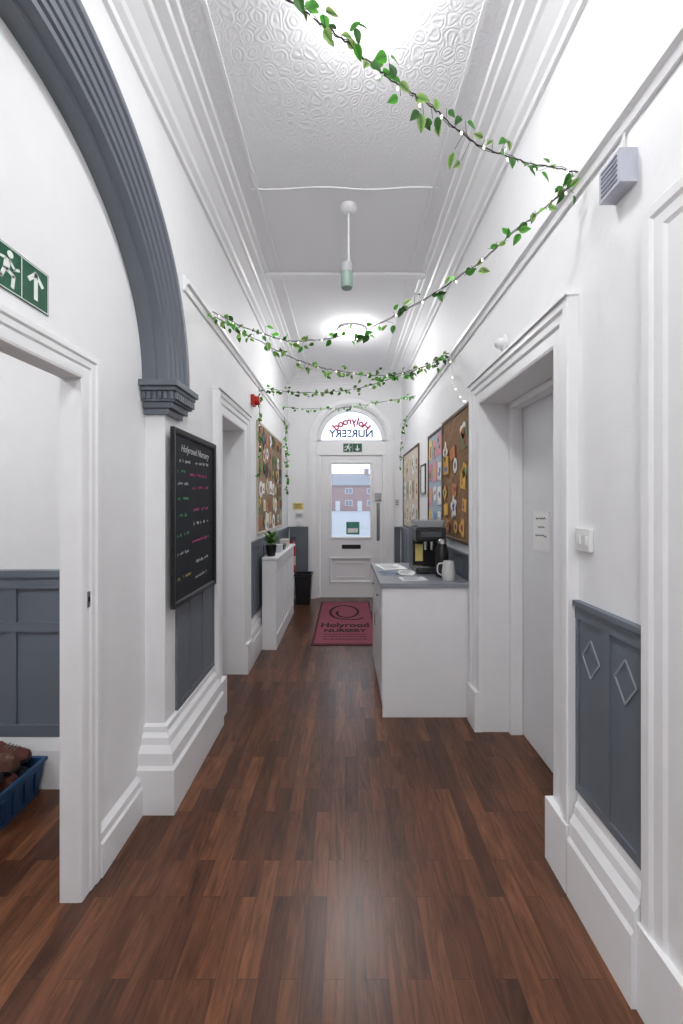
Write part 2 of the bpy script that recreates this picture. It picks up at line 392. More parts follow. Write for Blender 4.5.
# linings for left far door
b=MB(); b.box(-1.2,XI,3.5,3.53,0,2.16); b.box(-1.2,XI,2.84,2.87,0,2.16); b.box(-1.2,XI,2.87,3.5,2.13,2.16); b.box(-1.25,-1.2,2.84,3.53,0,2.16)
b.obj('trim_21',TRIM,label='white door lining',cat='door frame',kind=ST)
def stops(nm,x0,x1,y0,y1,z):
    b=MB(); b.box(x0,x1,y1-.04,y1-.001,.001,z-.001); b.box(x0,x1,y0+.001,y0+.03,.001,z-.001); b.box(x0,x1,y0+.03,y1-.04,z-.04,z-.001)
    b.obj(nm,TRIM,label='white door stop frame inside the doorway',cat='door frame',kind=ST,bevel=.003)
stops('trim_22',1.07,1.148,1.69,2.62,2.15); stops('trim_23',1.0,1.08,.2,1.03,2.17)

# inner doors
def pdoor(nm,fn,u0,u1,z1,th,label,knob_u,panels=True):
    e=thing(nm,fn((u0+u1)/2,0.003,-th/2),label,'door',ST)
    b=MB()
    q=[fn(u0,.006,-th),fn(u1,z1,0)]
    mn=[min(q[0][i],q[1][i]) for i in range(3)]; mx=[max(q[0][i],q[1][i]) for i in range(3)]
    b.box(mn[0],mx[0],mn[1],mx[1],mn[2],mx[2]); b.obj('leaf',DOORW,parent=e,bevel=.002)
    if panels:
        w=u1-u0
        for (a,c) in ((.1,.46),(.54,.9)):
            for (d,f) in ((.12,.42),(.52,.93)):
                b=MB(); b.frame([(0,0),(0,.004),(.01,.012),(.02,.012),(.025,0)],u0+a*w+.02,u0+c*w-.02,d*z1,f*z1,fn)
                b.obj('panel_moulding',TRIM,parent=e)
    k=Vector(fn(knob_u,1.0,.0)); nrm=(Vector(fn(0,0,1))-Vector(fn(0,0,0)))
    M=nrm.to_track_quat('Z','Y').to_matrix().to_4x4()
    MB().lathe(k,[(.025,0),(.025,.004),(.009,.006),(.009,.035),(.022,.04),(.027,.052),(.02,.065),(0,.068)],20,M).obj('knob',CHROME,parent=e,smooth=True,label='round chrome knob')
    return e
d1=pdoor('door_2',fnR(1.15),1.695,2.615,2.145,.04,'plain white internal door with pinned paper notice',1.78,panels=False)
d2=pdoor('door_3',fnR(1.085),.235,.995,2.13,.04,'white panelled internal door',.3)
d3=pdoor('door_4',fnL(-1.1),2.875,3.495,2.12,.04,'white panelled internal door in deep recess',2.95)
nt_=thing('paper_notice',(1.148,2.335,1.2),'white printed paper notice taped to door','notice')
MB().box(1.144,1.1495,2.24,2.43,1.22,1.45).obj('sheet',PAPER,parent=nt_)
b=MB()
for i,(l) in enumerate((.12,.07,.13)):
    zz=1.41-i*.05
    x=-l/2
    while x<l/2:
        w=random.uniform(.006,.012); b.seg2((x,zz-1.335),(x+w,zz-1.335+random.uniform(-.008,.008)),.005,(1.144,2.335,1.335),(0,-1,0),(0,0,1),(-1,0,0),0,.0008); x+=w+.004
b.obj('lettering',INK,parent=nt_)

# -------- front door
e=thing('door_1',(.1,YE+.06,0.003),'white wooden front door with tall glazed panel and letterbox','door',ST)
b=MB(); y0,y1=YE+.04,YE+.085
b.box(-.39,-.21,y0,y1,.006,2.25); b.box(.40,.59,y0,y1,.006,2.25); b.box(-.21,.40,y0,y1,2.12,2.25); b.box(-.21,.40,y0,y1,.64,.965); b.box(-.21,.40,y0,y1,.006,.24); b.box(-.21,.40,y0+.02,y1-.01,.24,.64)
b.obj('leaf',CAB,parent=e)
b=MB(); b.frame([(0,-.015),(0,.004),(.012,.014),(.03,.014),(.035,0),(.02,-.01)],-.21,.40,.965,2.12,fnE(y0)); b.obj('glazing_moulding',TRIM,parent=e)
b=MB(); b.frame([(0,-.015),(0,.002),(.012,.012),(.03,.012),(.035,0)],-.21,.40,.27,.61,fnE(y0))
b.frame([(0,-.02),(0,-.002),(.012,-.002),(.012,-.02)],-.14,.33,.33,.55,fnE(y0)); b.obj('panel_moulding',TRIM,parent=e)
MB().box(-.21,.40,y0+.02,y0+.025,.965,2.12).obj('glass_pane',GLASS,parent=e)
b=MB(); b.box(-.05,.25,y0-.008,y0,.775,.84); b.obj('letterbox',mat('letterbox_dark',rgb(45,42,40),.35,.6),parent=e,bevel=.004,label='dark metal letterbox')
MB().box(-.02,.22,y0-.012,y0-.008,.79,.825).obj('letterbox_flap',BLACK,parent=e)
b=MB(); b.box(.5,.55,y0-.008,y0,.9,1.5); b.tube([(.525,y0-.008,1.4),(.525,y0-.05,1.38),(.525,y0-.05,.98),(.525,y0-.008,.96)],.01,8); b.obj('pull_handle',mat('dark_metal',rgb(150,150,152),.4,.6),parent=e,smooth=True)
MB().box(.47,.57,y0-.03,y0,1.54,1.66).obj('night_latch',CHROME,parent=e,bevel=.004)
MB().box(.02,.23,y0+.012,y0+.018,1.0,1.2).obj('notice',mat('notice_green',rgb(70,140,120),.6),parent=e,label='small green paper notice on the glass')
MB().box(.045,.205,y0+.0105,y0+.012,1.03,1.1).obj('notice_panel',PAPER,parent=e)
b=MB(); b.box(-.45,-.395,YE+.02,YE+.12,0,2.45); b.box(.595,.65,YE+.02,YE+.12,0,2.45); b.box(-.45,.65,YE+.01,YE+.12,2.255,2.46)
b.obj('trim_24',TRIM,label='white front door frame with transom',cat='door frame',kind=ST,bevel=.004)
w=thing('window_1',(.1,YE+.07,2.46),'arched fanlight above front door with mirrored coloured lettering','window',ST)
rows=[]
for k in range(33):
    a=math.pi*k/32
    rows.append([(.1+r_*math.cos(a),yy,2.476+r_*math.sin(a)) for r_,yy in ((.485,YE+.05),(.485,YE+.11),(.548,YE+.11),(.548,YE+.05))])
b=MB(); b.grid(rows,closed_v=True,caps=True); b.box(-.44,.64,YE+.05,YE+.11,2.4605,2.50); b.obj('frame',TRIM,parent=w)
b=MB(); b.prism([(.1+.5*math.cos(math.pi*k/32),2.485+.495*math.sin(math.pi*k/32)) for k in range(33)],'y',YE+.078,YE+.082); b.obj('glass_pane',GLASS,parent=w)
text('NURSERY',.165,(.1,YE+.072,2.60),(-1,0,0),(0,0,1),INKB,w,bold=.003,label='blue mirrored lettering')
word='Holyrood'
adv={'H':.72,'o':.6,'l':.3,'y':.56,'r':.42,'d':.62}
tot=sum(adv[c] for c in word); acc=0
for i,ch in enumerate(word):
    mid=acc+adv[ch]/2; acc+=adv[ch]
    a=math.radians(90-50+100*mid/tot)
    O=(.1+.355*math.cos(a),YE+.072,2.45+.355*math.sin(a))
    V=Vector((math.cos(a),0,math.sin(a))); U=V.cross(Vector((0,1,0)))
    if U.cross(V).y<0: U=-U
    text(ch,.16,O,U,V,INKR,w,name='letter',bold=.005)
rows=[]
pr=[(.56,0),(.56,.02),(.6,.035),(.66,.035),(.67,.02),(.67,0)]
for k in range(33):
    a=math.pi*k/32
    rows.append([(.1+r_*math.cos(a),YE-p,2.476+r_*math.sin(a)) for r_,p in pr])
b=MB(); b.grid(rows,closed_v=True,caps=True); 
for sx in (-1,1):
    for (a0,a1,p) in ((.56,.6,.02),(.6,.66,.035),(.66,.67,.02)):
        xa,xb=sorted((.1+sx*a0,.1+sx*a1)); b.box(xa,xb,YE-p,YE,0.001,2.476)
b.obj('trim_25',TRIM,label='white moulded architrave around arched front doorway',cat='door casing',kind=ST)

# exit sign
def exit_sign(O,U,V,wd,h,label,down=False):
    O=Vector(O);U=Vector(U);V=Vector(V);N=U.cross(V)
    s=thing('fire_exit_sign',O-V*h/2,label,'sign')
    T=(O,U,V,N)
    b=MB(); b.flat([(-wd/2,-h/2),(wd/2,-h/2),(wd/2,h/2),(-wd/2,h/2)],*T,.001,.004); b.obj('plate',GREEN,parent=s)
    b=MB()
    T=T+(.004,.005)
    t=h*.03; x0,x1,y0,y1=-wd/2+t,wd/2-t,-h/2+t,h/2-t
    k=h*.018
    for a,c in (((x0,y0),(x1,y0)),((x0,y1),(x1,y1)),((x0,y0),(x0,y1)),((x1,y0),(x1,y1)),((0,y0),(0,y1))): b.seg2(a,c,k,*T)
    b.obj('border',SIGNW,parent=s)
    b=MB()
    fw=min(h*.9,wd*.44)
    ox=-wd/2+wd*.04
    def q(u,v): return (ox+u*fw,-h/2+.09*h+v*h*.82)
    hc=q(.62,.9)
    b.flat([(hc[0]+.08*h*math.cos(a),hc[1]+.08*h*math.sin(a)) for a in [2*math.pi*i/14 for i in range(14)]],*T)
    b.flat([q(.42,.76),q(.64,.74),q(.56,.42),q(.36,.44)],*T)
    for pts,wt in (([(.50,.45),(.74,.36),(.70,.06)],.085),([(.42,.45),(.30,.2),(.04,.2)],.085),([(.60,.72),(.78,.56),(.94,.62)],.06),([(.44,.73),(.2,.70),(.12,.5)],.06)):
        for a,c in zip(pts,pts[1:]): b.seg2(q(*a),q(*c),wt*h,*T)
    b.obj('running_figure',SIGNW,parent=s)
    b=MB(); cx=wd*.25; sg=-1 if down else 1
    b.seg2((cx,-h*.28*sg),(cx,h*.22*sg),h*.11,*T); 
    b.seg2((cx-h*.2,h*.1*sg),(cx,h*.3*sg),h*.1,*T); b.seg2((cx+h*.2,h*.1*sg),(cx,h*.3*sg),h*.1,*T)
    b.obj('arrow',SIGNW,parent=s)
exit_sign((XI,1.232,2.195),(0,1,0),(0,0,1),.225,.135,'green fire exit sign with running figure and up arrow')
exit_sign((.12,YE+.009,2.37),(1,0,0),(0,0,1),.3,.14,'small green fire exit sign above the front door',True)

# -------- chalkboard
XC=XL+.027
cbd=thing('chalkboard',(XC,2.33,.96),'black framed chalkboard with coloured chalk writing','chalkboard')
b=MB(); b.frame([(0,0),(0,.012),(.006,.018),(.022,.022),(.028,.022),(.028,0)],2.025,2.615,.995,1.855,fnL(XC)); b.obj('frame',BLACK,parent=cbd,label='black moulded frame')
MB().box(XC,XC+.008,2.025,2.615,.995,1.855).obj('board',CHALKB,parent=cbd)
O=(XC+.008,2.32,1.43);U=(0,1,0);V=(0,0,1)
text('Holyrood Nursery',.056,(XC+.008,2.32,1.79),U,V,CHW,cbd,shear=.3)
def scrib(b,x,y,l,h,w,T):
    p=None; c=x; up=1
    while c<x+l:
        c+=random.uniform(.004,.008); up=-up
        if random.random()<.11: p=None; c+=.010; continue
        q=(c,y+up*random.uniform(.2,1)*h+ (c-x)*.04)
        if p: b.seg2(p,q,w,*T)
        p=q
T=(O,U,V,(1,0,0),0,.001)
for m,rowsx in ((CHW,[(-.26,.29,.46),(-.26,.17,.14),(-.04,-.05,.24),(-.26,-.2,.16),(.0,-.27,.2),(-.02,-.36,.2)]),
  (CHP,[(-.09,.225,.28),(-.06,.155,.26),(-.04,.03,.24),(-.06,-.15,.28)]),
  (CHG,[(-.26,.235,.13),(-.26,.09,.16),(-.26,.0,.12),(-.26,-.1,.16)]),
  (CHY,[(-.26,-.33,.18)])):
    b=MB()
    for x,y,l in rowsx: scrib(b,x,y,l,.010,.0024,T)
    b.obj('chalk_writing',m,parent=cbd)

# -------- right wall fixings
s=thing('light_switch',(.88,1.48,1.3),'white double light switch on the wall','light switch')
MB().box(.882,.9,1.445,1.53,1.32,1.405).obj('plate',WHITEP,parent=s,bevel=.003)
for yy in (1.468,1.507): MB().box(.877,.882,yy-.01,yy+.01,1.345,1.38).obj('rocker',WHITEP,parent=s,bevel=.001)
s=thing('alarm_sounder',(.87,1.27,2.49),'grey-white alarm sounder box with slotted front','alarm')
GB=mat('sounder_grey',rgb(190,192,204),.45)
MB().box(.845,.903,1.23,1.33,2.49,2.595).obj('housing',GB,parent=s)
b=MB()
for i in range(6): b.box(.842,.846,1.242,1.318,2.502+i*.015,2.508+i*.015)
b.obj('grille',mat('grille_grey',rgb(140,142,158),.5),parent=s)
MB().tube([(.885,1.28,2.594),(.89,1.28,2.66),(.895,1.28,2.69)],.005).obj('cable',WHITEP,parent=s)
def detector(x,nrm,yy,zz,label,nm='motion_sensor'):
    s=thing(nm,(x,yy,zz),label,'sensor')
    M=Vector(nrm).to_track_quat('Z','Y').to_matrix().to_4x4()
    MB().lathe((x,yy,zz),[(.045,-.003),(.045,.012),(.035,.02)],20,M).obj('base',WHITEP,parent=s,smooth=True)
    MB().lathe((x,yy,zz),[(.028,.02),(.03,.04),(.018,.055),(0,.06)],20,M).obj('lens',WHITEP,parent=s,smooth=True)
detector(XR,(-1,0,0),2.25,2.40,'small round white sensor above the doorway')
s=thing('fire_alarm_sounder',(XL,3.87,2.47),'small red fire alarm sounder on the wall','fire alarm')
MB().box(XL-.004,XL+.03,3.82,3.92,2.44,2.54).obj('base',RED,parent=s)
MB().lathe((XL+.03,3.87,2.49),[(.045,0),(.042,.03),(.03,.045),(0,.046)],20,Vector((1,0,0)).to_track_quat('Z','Y').to_matrix().to_4x4()).obj('horn',RED,parent=s,smooth=True)
s=thing('strike_plate',(XI+.012,1.545,1.13),'small metal strike plate on the door casing','strike plate')
MB().box(XI+.0138,XI+.0165,1.53,1.545,1.10,1.16).obj('plate',CHROME,parent=s)
b=MB(); b.box(XI+.0165,XI+.019,1.534,1.541,1.12,1.14); b.obj('keep',BLACK,parent=s)

# -------- ceiling lamps
def lamp(x,y,z,rr,nm='ceiling_light'):
    s=thing(nm,(x,y,z-.09),'round opal glass ceiling light glowing white','ceiling light',group='round ceiling lights')
    MB().lathe((x,y,z),[(rr*1.05,0),(rr*1.05,-.025),(rr*.9,-.03)],32).obj('base',WHITEP,parent=s,smooth=True)
    MB().lathe((x,y,z),[(rr*.95,-.03),(rr*.97,-.045),(rr*.85,-.07),(rr*.5,-.09),(0,-.095)],32).obj('lamp_shade',LAMP,parent=s,smooth=True)
lamp(.08,1.5,H,.125); lamp(.08,4.6,H,.15); lamp(.05,-.7,H,.19); lamp(-2.1,.9,2.8,.15)  # last lamp is unseen, added to light the side room
s=thing('emergency_light',(.01,2.7,3.05),'slim emergency light hanging from white conduit','emergency light')
MB().lathe((.025,2.7,H),[(.055,0),(.055,-.02),(.035,-.045),(.02,-.05)],24).obj('ceiling_rose',WHITEP,parent=s,smooth=True)
MB().tube([(.025,2.7,3.46),(.025,2.7,3.1)],.008,10).obj('conduit',WHITEP,parent=s,smooth=True)
MB().lathe((.012,2.7,2.95),[(.036,0),(.04,.01),(.04,.1)],20).obj('diffuser',mat('green_lens',rgb(150,172,160),.3),parent=s,smooth=True)
MB().lathe((.012,2.7,3.051),[(.042,0),(.044,.03),(.042,.06),(.02,.07)],20).obj('housing',mat('fitting_grey',rgb(175,177,180),.4),parent=s,smooth=True)
# -------- garlands
def catmull(P,n):
    P=[Vector(p) for p in P]; P=[P[0]*2-P[1]]+P+[P[-1]*2-P[-2]]; out=[]
    for i in range(1,len(P)-2):
        for k in range(n):
            t=k/n; a,b_,c,d=P[i-1:i+3]
            out.append(.5*((2*b_)+(c-a)*t+(2*a-5*b_+4*c-d)*t*t+(3*b_-a-3*c+d)*t**3))
    out.append(P[-2]); return out
OUT=[(0,0),(.10,.18),(.26,.29),(.46,.29),(.68,.20),(.87,.08),(1,0)]
def add_leaf(bm,cl,base,d,up,L):
    d=d.normalized(); sd=d.cross(up).normalized(); nn=sd.cross(d)
    base=base+d*.008
    g=random.choice([(.14,.34,.07),(.19,.43,.10),(.24,.52,.12),(.12,.29,.07),(.32,.58,.20)])
    ed=(.66,.76,.45) if random.random()<.35 else tuple(min(1,x*1.35) for x in g)
    mid=[]; lt=[]; rt=[]
    for t,w in OUT:
        c=base+d*(t*L)-nn*(.14*L*t*t)
        mid.append(bm.verts.new(c))
        if 0<t<1:
            lt.append(bm.verts.new(c+sd*w*L+nn*w*L*.25)); rt.append(bm.verts.new(c-sd*w*L+nn*w*L*.25))
    def F(vs,cols):
        f=bm.faces.new(vs)
        for lp,c in zip(f.loops,cols): lp[cl]=(*c,1)
    for S_ in (lt,rt):
        F([mid[0],mid[1],S_[0]],[g,g,ed])
        for i in range(len(S_)-1): F([mid[i+1],mid[i+2],S_[i+1],S_[i]],[g,g,ed,ed])
        F([mid[-2],mid[-1],S_[-1]],[g,ed,ed])
def garland(P,nleaf,Lsz,label,bulbs=9,twig=.03):
    pts=catmull(P,14)
    g=thing('ivy_garland',pts[0],label,'garland',group='ivy garlands strung across the hall')
    pts=[p+Vector((0,random.uniform(-.003,.003),random.uniform(-.003,.003))) for p in pts]
    pts[0]=Vector(P[0]); pts[-1]=Vector(P[-1])
    b=MB(); b.tube(pts,.002,5)
    p2=[p+Vector((0,.005*math.cos(i*.5),.006*math.sin(i*.5))) for i,p in enumerate(pts)]
    b.tube(p2,.0012,4); b.obj('cord',CORD,parent=g)
    b=MB(); cl=b.bm.loops.layers.color.new('leafcol')
    tw=MB()
    n=len(pts)
    ncl=max(1,int(nleaf/1.6))
    for c_ in range(ncl):
        t=min(n-1.01,max(0,(c_+random.uniform(.0,1.3))/ncl*(n-1.01))); k=int(t); p=pts[k].lerp(pts[k+1],t-k); tan=(pts[k+1]-pts[k]).normalized()
        base=p+Vector((random.uniform(-1,1)*.4,random.uniform(-1,1),random.uniform(-1.3,.9))).normalized()*random.uniform(.006,twig)
        tw.tube([p,base],.0009,3)
        for q in range(random.choice((1,1,2,2))):
            d=tan*random.choice((-1,1))*random.uniform(.3,1)+Vector((random.uniform(-.6,.6),random.uniform(-.4,.4),random.uniform(-1.2,.6)))
            up=Vector((random.uniform(-.6,.6),random.uniform(-1.1,-.5),random.uniform(-.5,.4)))
            if d.cross(up).length<.05: continue
            add_leaf(b.bm,cl,base,d,up,Lsz*random.uniform(.7,1.2))
    o=b.obj('foliage',LEAF,parent=g,recalc=False,kind='stuff')
    tw.obj('twigs',CORD,parent=g,kind='stuff')
    me=None
    for i in range(bulbs):
        k=int((i+.5)/bulbs*(n-1)); p=pts[k]+Vector((0,random.uniform(-.015,.015),-.012))
        if me is None:
            bb=MB(); bb.lathe(p,[(0,-.005),(.003,-.003),(.0035,.002),(.002,.006)],8); o=bb.obj('fairy_bulb',BULB,parent=g); me=o.data; 
        else:
            o=bpy.data.objects.new('fairy_bulb',me); COL.objects.link(o); o.parent=g; o.location=p-wloc(g)
G1=[(.862,1.48,2.725),(.595,1.36,2.666),(.397,1.27,2.653),(.253,1.19,2.684),(.113,1.13,2.709),(-.01,1.07,2.744),(-.14,1.015,2.776),(-.5,.83,2.87),(-.85,.66,2.95)]
G2=[(.862,1.50,2.70),(.7,1.577,2.596),(.5,1.707,2.473),(.2,1.9,2.37),(0,2.03,2.353),(-.3,2.22,2.40),(-.6,2.42,2.56),(-.862,2.6,2.745)]
G3=[(-.862,2.64,2.73),(-.6,2.72,2.61),(-.3,2.84,2.50),(0,2.96,2.47),(.3,3.08,2.48),(.6,3.2,2.58),(.862,3.3,2.74)]
G4=[(-.862,4.4,2.76),(-.5,4.2,2.66),(0,3.85,2.58),(.45,3.6,2.63),(.862,3.36,2.72)]
G5=[(-.862,5.5,2.82),(-.5,5.4,2.77),(0,5.2,2.74),(.45,5.0,2.76),(.862,4.86,2.80)]
garland(G1,86,.042,'variegated ivy garland with fairy lights near ceiling lamp',16,.055)
garland(G2,100,.041,'leafy ivy garland with fairy lights sagging across hall',18,.05)
garland(G3,95,.045,'leafy ivy garland with fairy lights sagging across hall',14,.055)
garland(G4,90,.048,'leafy ivy garland with fairy lights sagging across hall',12,.055)
garland(G5,48,.046,'leafy ivy garland strung near the front door',8,.03)
garland([(-.86,5.68,2.72),(-.84,5.7,2.3),(-.83,5.72,1.95),(-.84,5.74,1.65)],50,.052,'ivy garland hanging down beside the pinboard',4,.05)
garland([(-.865,4.02,2.68),(-.86,4.02,2.45),(-.855,4.02,2.1),(-.86,4.02,1.75)],22,.045,'ivy garland hanging down beside the pinboard',5,.03)
garland([(.862,5.6,2.7),(.84,5.75,2.55),(.84,6.0,2.4),(.845,6.12,2.0)],30,.05,'ivy garland trailing down in the hall corner',4,.03)
s=thing('fairy_light_cable',(.862,3.3,2.2),'thin white fairy light cable hanging from picture rail','cable')
pts=catmull([(.862,3.28,2.72),(.875,3.2,2.45),(.89,3.02,2.28),(.89,2.92,2.24)],8)
MB().tube(pts,.003,5).obj('cord',WHITEP,parent=s)
for i in range(2,len(pts),4):
    MB().lathe(pts[i]+Vector((-.006,0,0)),[(0,-.006),(.005,-.002),(.005,.004),(0,.008)],8).obj('fairy_bulb',BULB,parent=s)

# -------- counter cabinet (right)
c=thing('counter_cabinet',(.56,3.25,0),'white hallway cabinet with plain end panel','cabinet')
b=MB(); b.box(.275,.868,2.81,3.72,.001,.908); b.obj('body',CAB,parent=c)
b=MB(); b.box(.262,.868,2.795,2.81,.001,.908); b.obj('end_panel',CAB,parent=c,bevel=.002)
for i in range(2):
    ya=2.83+i*.445
    dd=MB().box(.258,.274,ya,ya+.435,.1,.70).obj('door',CAB,parent=c,bevel=.002)
    MB().tube([(.258,ya+.38,.62),(.238,ya+.38,.62),(.238,ya+.38,.52),(.258,ya+.38,.52)],.004,6).obj('handle',CHROME,parent=dd)
    dr=MB().box(.258,.274,ya,ya+.435,.715,.895).obj('drawer',CAB,parent=c,bevel=.002)
    MB().lathe((.258,ya+.21,.8),[(.006,0),(.006,.012),(.013,.02),(0,.026)],12,Vector((-1,0,0)).to_track_quat('Z','Y').to_matrix().to_4x4()).obj('knob',CHROME,parent=dr)
MB().box(.245,.878,2.778,3.74,.91,.942).obj('worktop',TOPM,bevel=.003,label='speckled grey worktop on the white cabinet',cat='worktop')
Z=.943
c=thing('coffee_machine',(.67,3.32,Z),'black bean coffee machine with clear hopper','coffee machine')
b=MB(); b.box(.56,.80,3.3,3.5,Z,Z+.36); b.box(.56,.80,3.14,3.3,Z,Z+.05); b.box(.56,.80,3.16,3.3,Z+.25,Z+.36); b.obj('body',BLACK,parent=c,bevel=.01)
b=MB(); b.box(.575,.785,3.13,3.145,Z+.01,Z+.045); b.box(.57,.79,3.155,3.162,Z+.27,Z+.35); b.obj('front_panel',mat('dark_panel',rgb(60,60,64),.25,.4),parent=c,bevel=.002)
MB().box(.58,.78,3.15,3.28,Z+.05,Z+.056).obj('drip_tray',STEEL,parent=c)
b=MB(); b.lathe((.65,3.23,Z+.18),[(.012,0),(.014,.07)],12); b.lathe((.70,3.23,Z+.18),[(.012,0),(.014,.07)],12); b.obj('spout',STEEL,parent=c)
b=MB(); b.prism([(.58,Z+.361),(.78,Z+.361),(.8,Z+.42),(.56,Z+.42)],'y',3.2,3.46); b.obj('hopper',mat('hopper_grey',rgb(150,155,158),.15),parent=c,bevel=.004)
MB().box(.6,.76,3.159-.006,3.156,Z+.29,Z+.33).obj('display',mat('display',rgb(80,84,90),.2),parent=c)
MB().box(.58,.64,3.29,3.299,Z+.08,Z+.22).obj('light_panel',mat('warm_panel',rgb(220,200,120),.4),parent=c)
c=thing('coffee_canister',(.735,3.03,Z),'black flask with silver lid beside coffee machine','flask')
MB().lathe((.735,3.03,Z),[(.045,0),(.048,.01),(.048,.2),(.035,.23),(.033,.25)],24).obj('body',BLACK,parent=c,smooth=True)
MB().lathe((.735,3.03,Z+.25),[(.034,0),(.034,.025),(.02,.035),(0,.036)],24).obj('lid',STEEL,parent=c,smooth=True)
c=thing('milk_jug',(.745,2.88,Z),'pale grey jug with handle on worktop','jug')
JUG=mat('jug_grey',rgb(205,205,203),.35,.1)
jx=.745
MB().lathe((jx,2.88,Z),[(.042,0),(.046,.01),(.048,.06),(.042,.1),(.036,.14),(.033,.14),(.036,.1),(.04,.05),(.04,.02),(0,.015)],24).obj('body',JUG,parent=c,smooth=True)
MB().tube(catmull([(jx-.036,2.88,Z+.125),(jx-.074,2.88,Z+.115),(jx-.078,2.88,Z+.06),(jx-.045,2.88,Z+.035)],6),.005,8).obj('handle',JUG,parent=c,smooth=True)
b=MB(); b.prism([(jx-.012,Z+.12),(jx+.012,Z+.12),(jx,Z+.14)],'y',2.826,2.848); b.obj('spout',JUG,parent=c)
def paper(nm,x,y,z,w,l,rot,m,label,grp,th=.0012,cat='paper'):
    M=Matrix.Translation((x,y,z))@Matrix.Rotation(rot,4,'Z')
    b=MB(); b.box(-w/2,w/2,-l/2,l/2,0,th,M)
    c=thing(nm,(x,y,z),label,cat,group=grp)
    b.obj('sheet',m,parent=c)
    b=MB()
    for i in range(7): b.box(-w*.38,w*(.1+.28*random.random()),l*(.35-i*.11),l*(.35-i*.11)+l*.03,th,th+.0004,M)
    b.obj('printed_lines',INK,parent=c)
paper('leaflet',.40,3.50,Z,.21,.29,.2,PAPER,'white printed leaflet lying on worktop','leaflets on the worktop')
paper('leaflet',.49,3.2,Z,.14,.2,-.3,PAPER,'white printed leaflet lying on worktop','leaflets on the worktop')
paper('leaflet',.345,3.18,Z,.14,.2,.2,mat('leaflet_blue',rgb(130,145,165),.6),'pale blue printed leaflet lying on worktop','leaflets on the worktop')
paper('folded_paper',.50,2.94,Z,.19,.14,.1,mat('clip_dark',rgb(230,232,236),.5),'pale folded paper near worktop edge','leaflets on the worktop')

# -------- radiator cover (left)
c=thing('radiator_cover',(-.8,4.77,0),'white radiator cover with latticed front and flat top','radiator cover')
x0,x1,ya,yb=-.845,-.70,4.08,5.45
b=MB(); b.box(x0,x1+.001,ya,ya+.03,.001,.919); b.box(x0,x1+.001,yb-.03,yb,.001,.919)
for i in (1,2):
    yy=ya+(yb-ya-.05)*i/3; b.box(x1-.02,x1+.001,yy,yy+.05,.141,.819)
b.box(x1-.02,x1,ya+.03,yb-.03,.82,.919); b.box(x1-.02,x1,ya+.03,yb-.03,.001,.14); b.obj('body',CAB,parent=c)
for i in range(3):
    y_a=ya+.03+(.02 if i else 0)+(yb-ya-.05)*i/3; y_b=ya+(yb-ya-.05)*(i+1)/3-(0 if i<2 else -.02)
    b=MB()
    n=9
    for k in range(1,n): yy=y_a+(y_b-y_a)*k/n; b.box(x1-.016,x1-.010,yy-.004,yy+.004,.14,.82)
    for k in range(1,15): zz=.14+.68*k/15; b.box(x1-.014,x1-.009,y_a,y_b,zz-.004,zz+.004)
    b.box(x1-.02,x1-.017,y_a,y_b,.14,.82)
    b.obj('grille',CAB,parent=c,label='white lattice grille')
MB().box(x0,x1+.02,ya-.02,yb+.02,.92,.945).obj('top',CAB,parent=c,bevel=.004)
ZT=.946
c=thing('potted_plant',(-.775,4.2,ZT),'small leafy plant in dark pot on radiator cover','plant')
MB().lathe((-.775,4.2,ZT),[(.042,0),(.058,.1),(.06,.11),(.053,.11),(.05,.095),(0,.09)],20).obj('pot',BLACK,parent=c,smooth=True)
b=MB(); cl=b.bm.loops.layers.color.new('leafcol')
for i in range(80):
    a=random.uniform(0,6.28); rr=random.uniform(.005,.04); ba=Vector((-.775+rr*math.cos(a),4.2+rr*math.sin(a),ZT+.1+random.uniform(0,.13)))
    add_leaf(b.bm,cl,ba,Vector((math.cos(a)*.7,math.sin(a)*.9,random.uniform(.1,1.1))),Vector((.01,.02,1)) ,.06)
b.obj('foliage',LEAF,parent=c,recalc=False,kind='stuff')
for i,(y,h,cc) in enumerate(((4.55,.07,(205,205,210)),(4.8,.05,(90,90,95)),(5.1,.08,(220,215,205)))):
    c=thing('storage_box',(-.77,y,ZT),('pale','dark','cream')[i]+' small lidded box on radiator cover','box')
    m=mat('boxm%d'%i,rgb(*cc),.6)
    MB().box(-.82,-.72,y-.08,y+.08,ZT,ZT+h).obj('body',m,parent=c,bevel=.003)
    MB().box(-.824,-.716,y-.084,y+.084,ZT+h,ZT+h+.012).obj('lid',m,parent=c,bevel=.002)
# -------- bin
c=thing('waste_bin',(-.62,6.0,0),'black plastic waste bin with open top','bin')
b=MB(); P=lambda k,z:[(-.62-k,6.0-k,z),(-.62+k,6.0-k,z),(-.62+k,6.0+k,z),(-.62-k,6.0+k,z)]
b.grid([P(.1,.002),P(.125,.42),P(.135,.42),P(.135,.44),P(.118,.44),P(.095,.02)],closed_v=True,caps=True)
b.obj('body',BLACK,parent=c,bevel=.006)
b=MB(); b.frame([(0,0),(0,.012),(.012,.012),(.012,0)],-.738,-.502,5.882,6.118,lambda u,v,p:(u,v,.44+p)); b.obj('rim',BLACK,parent=c)
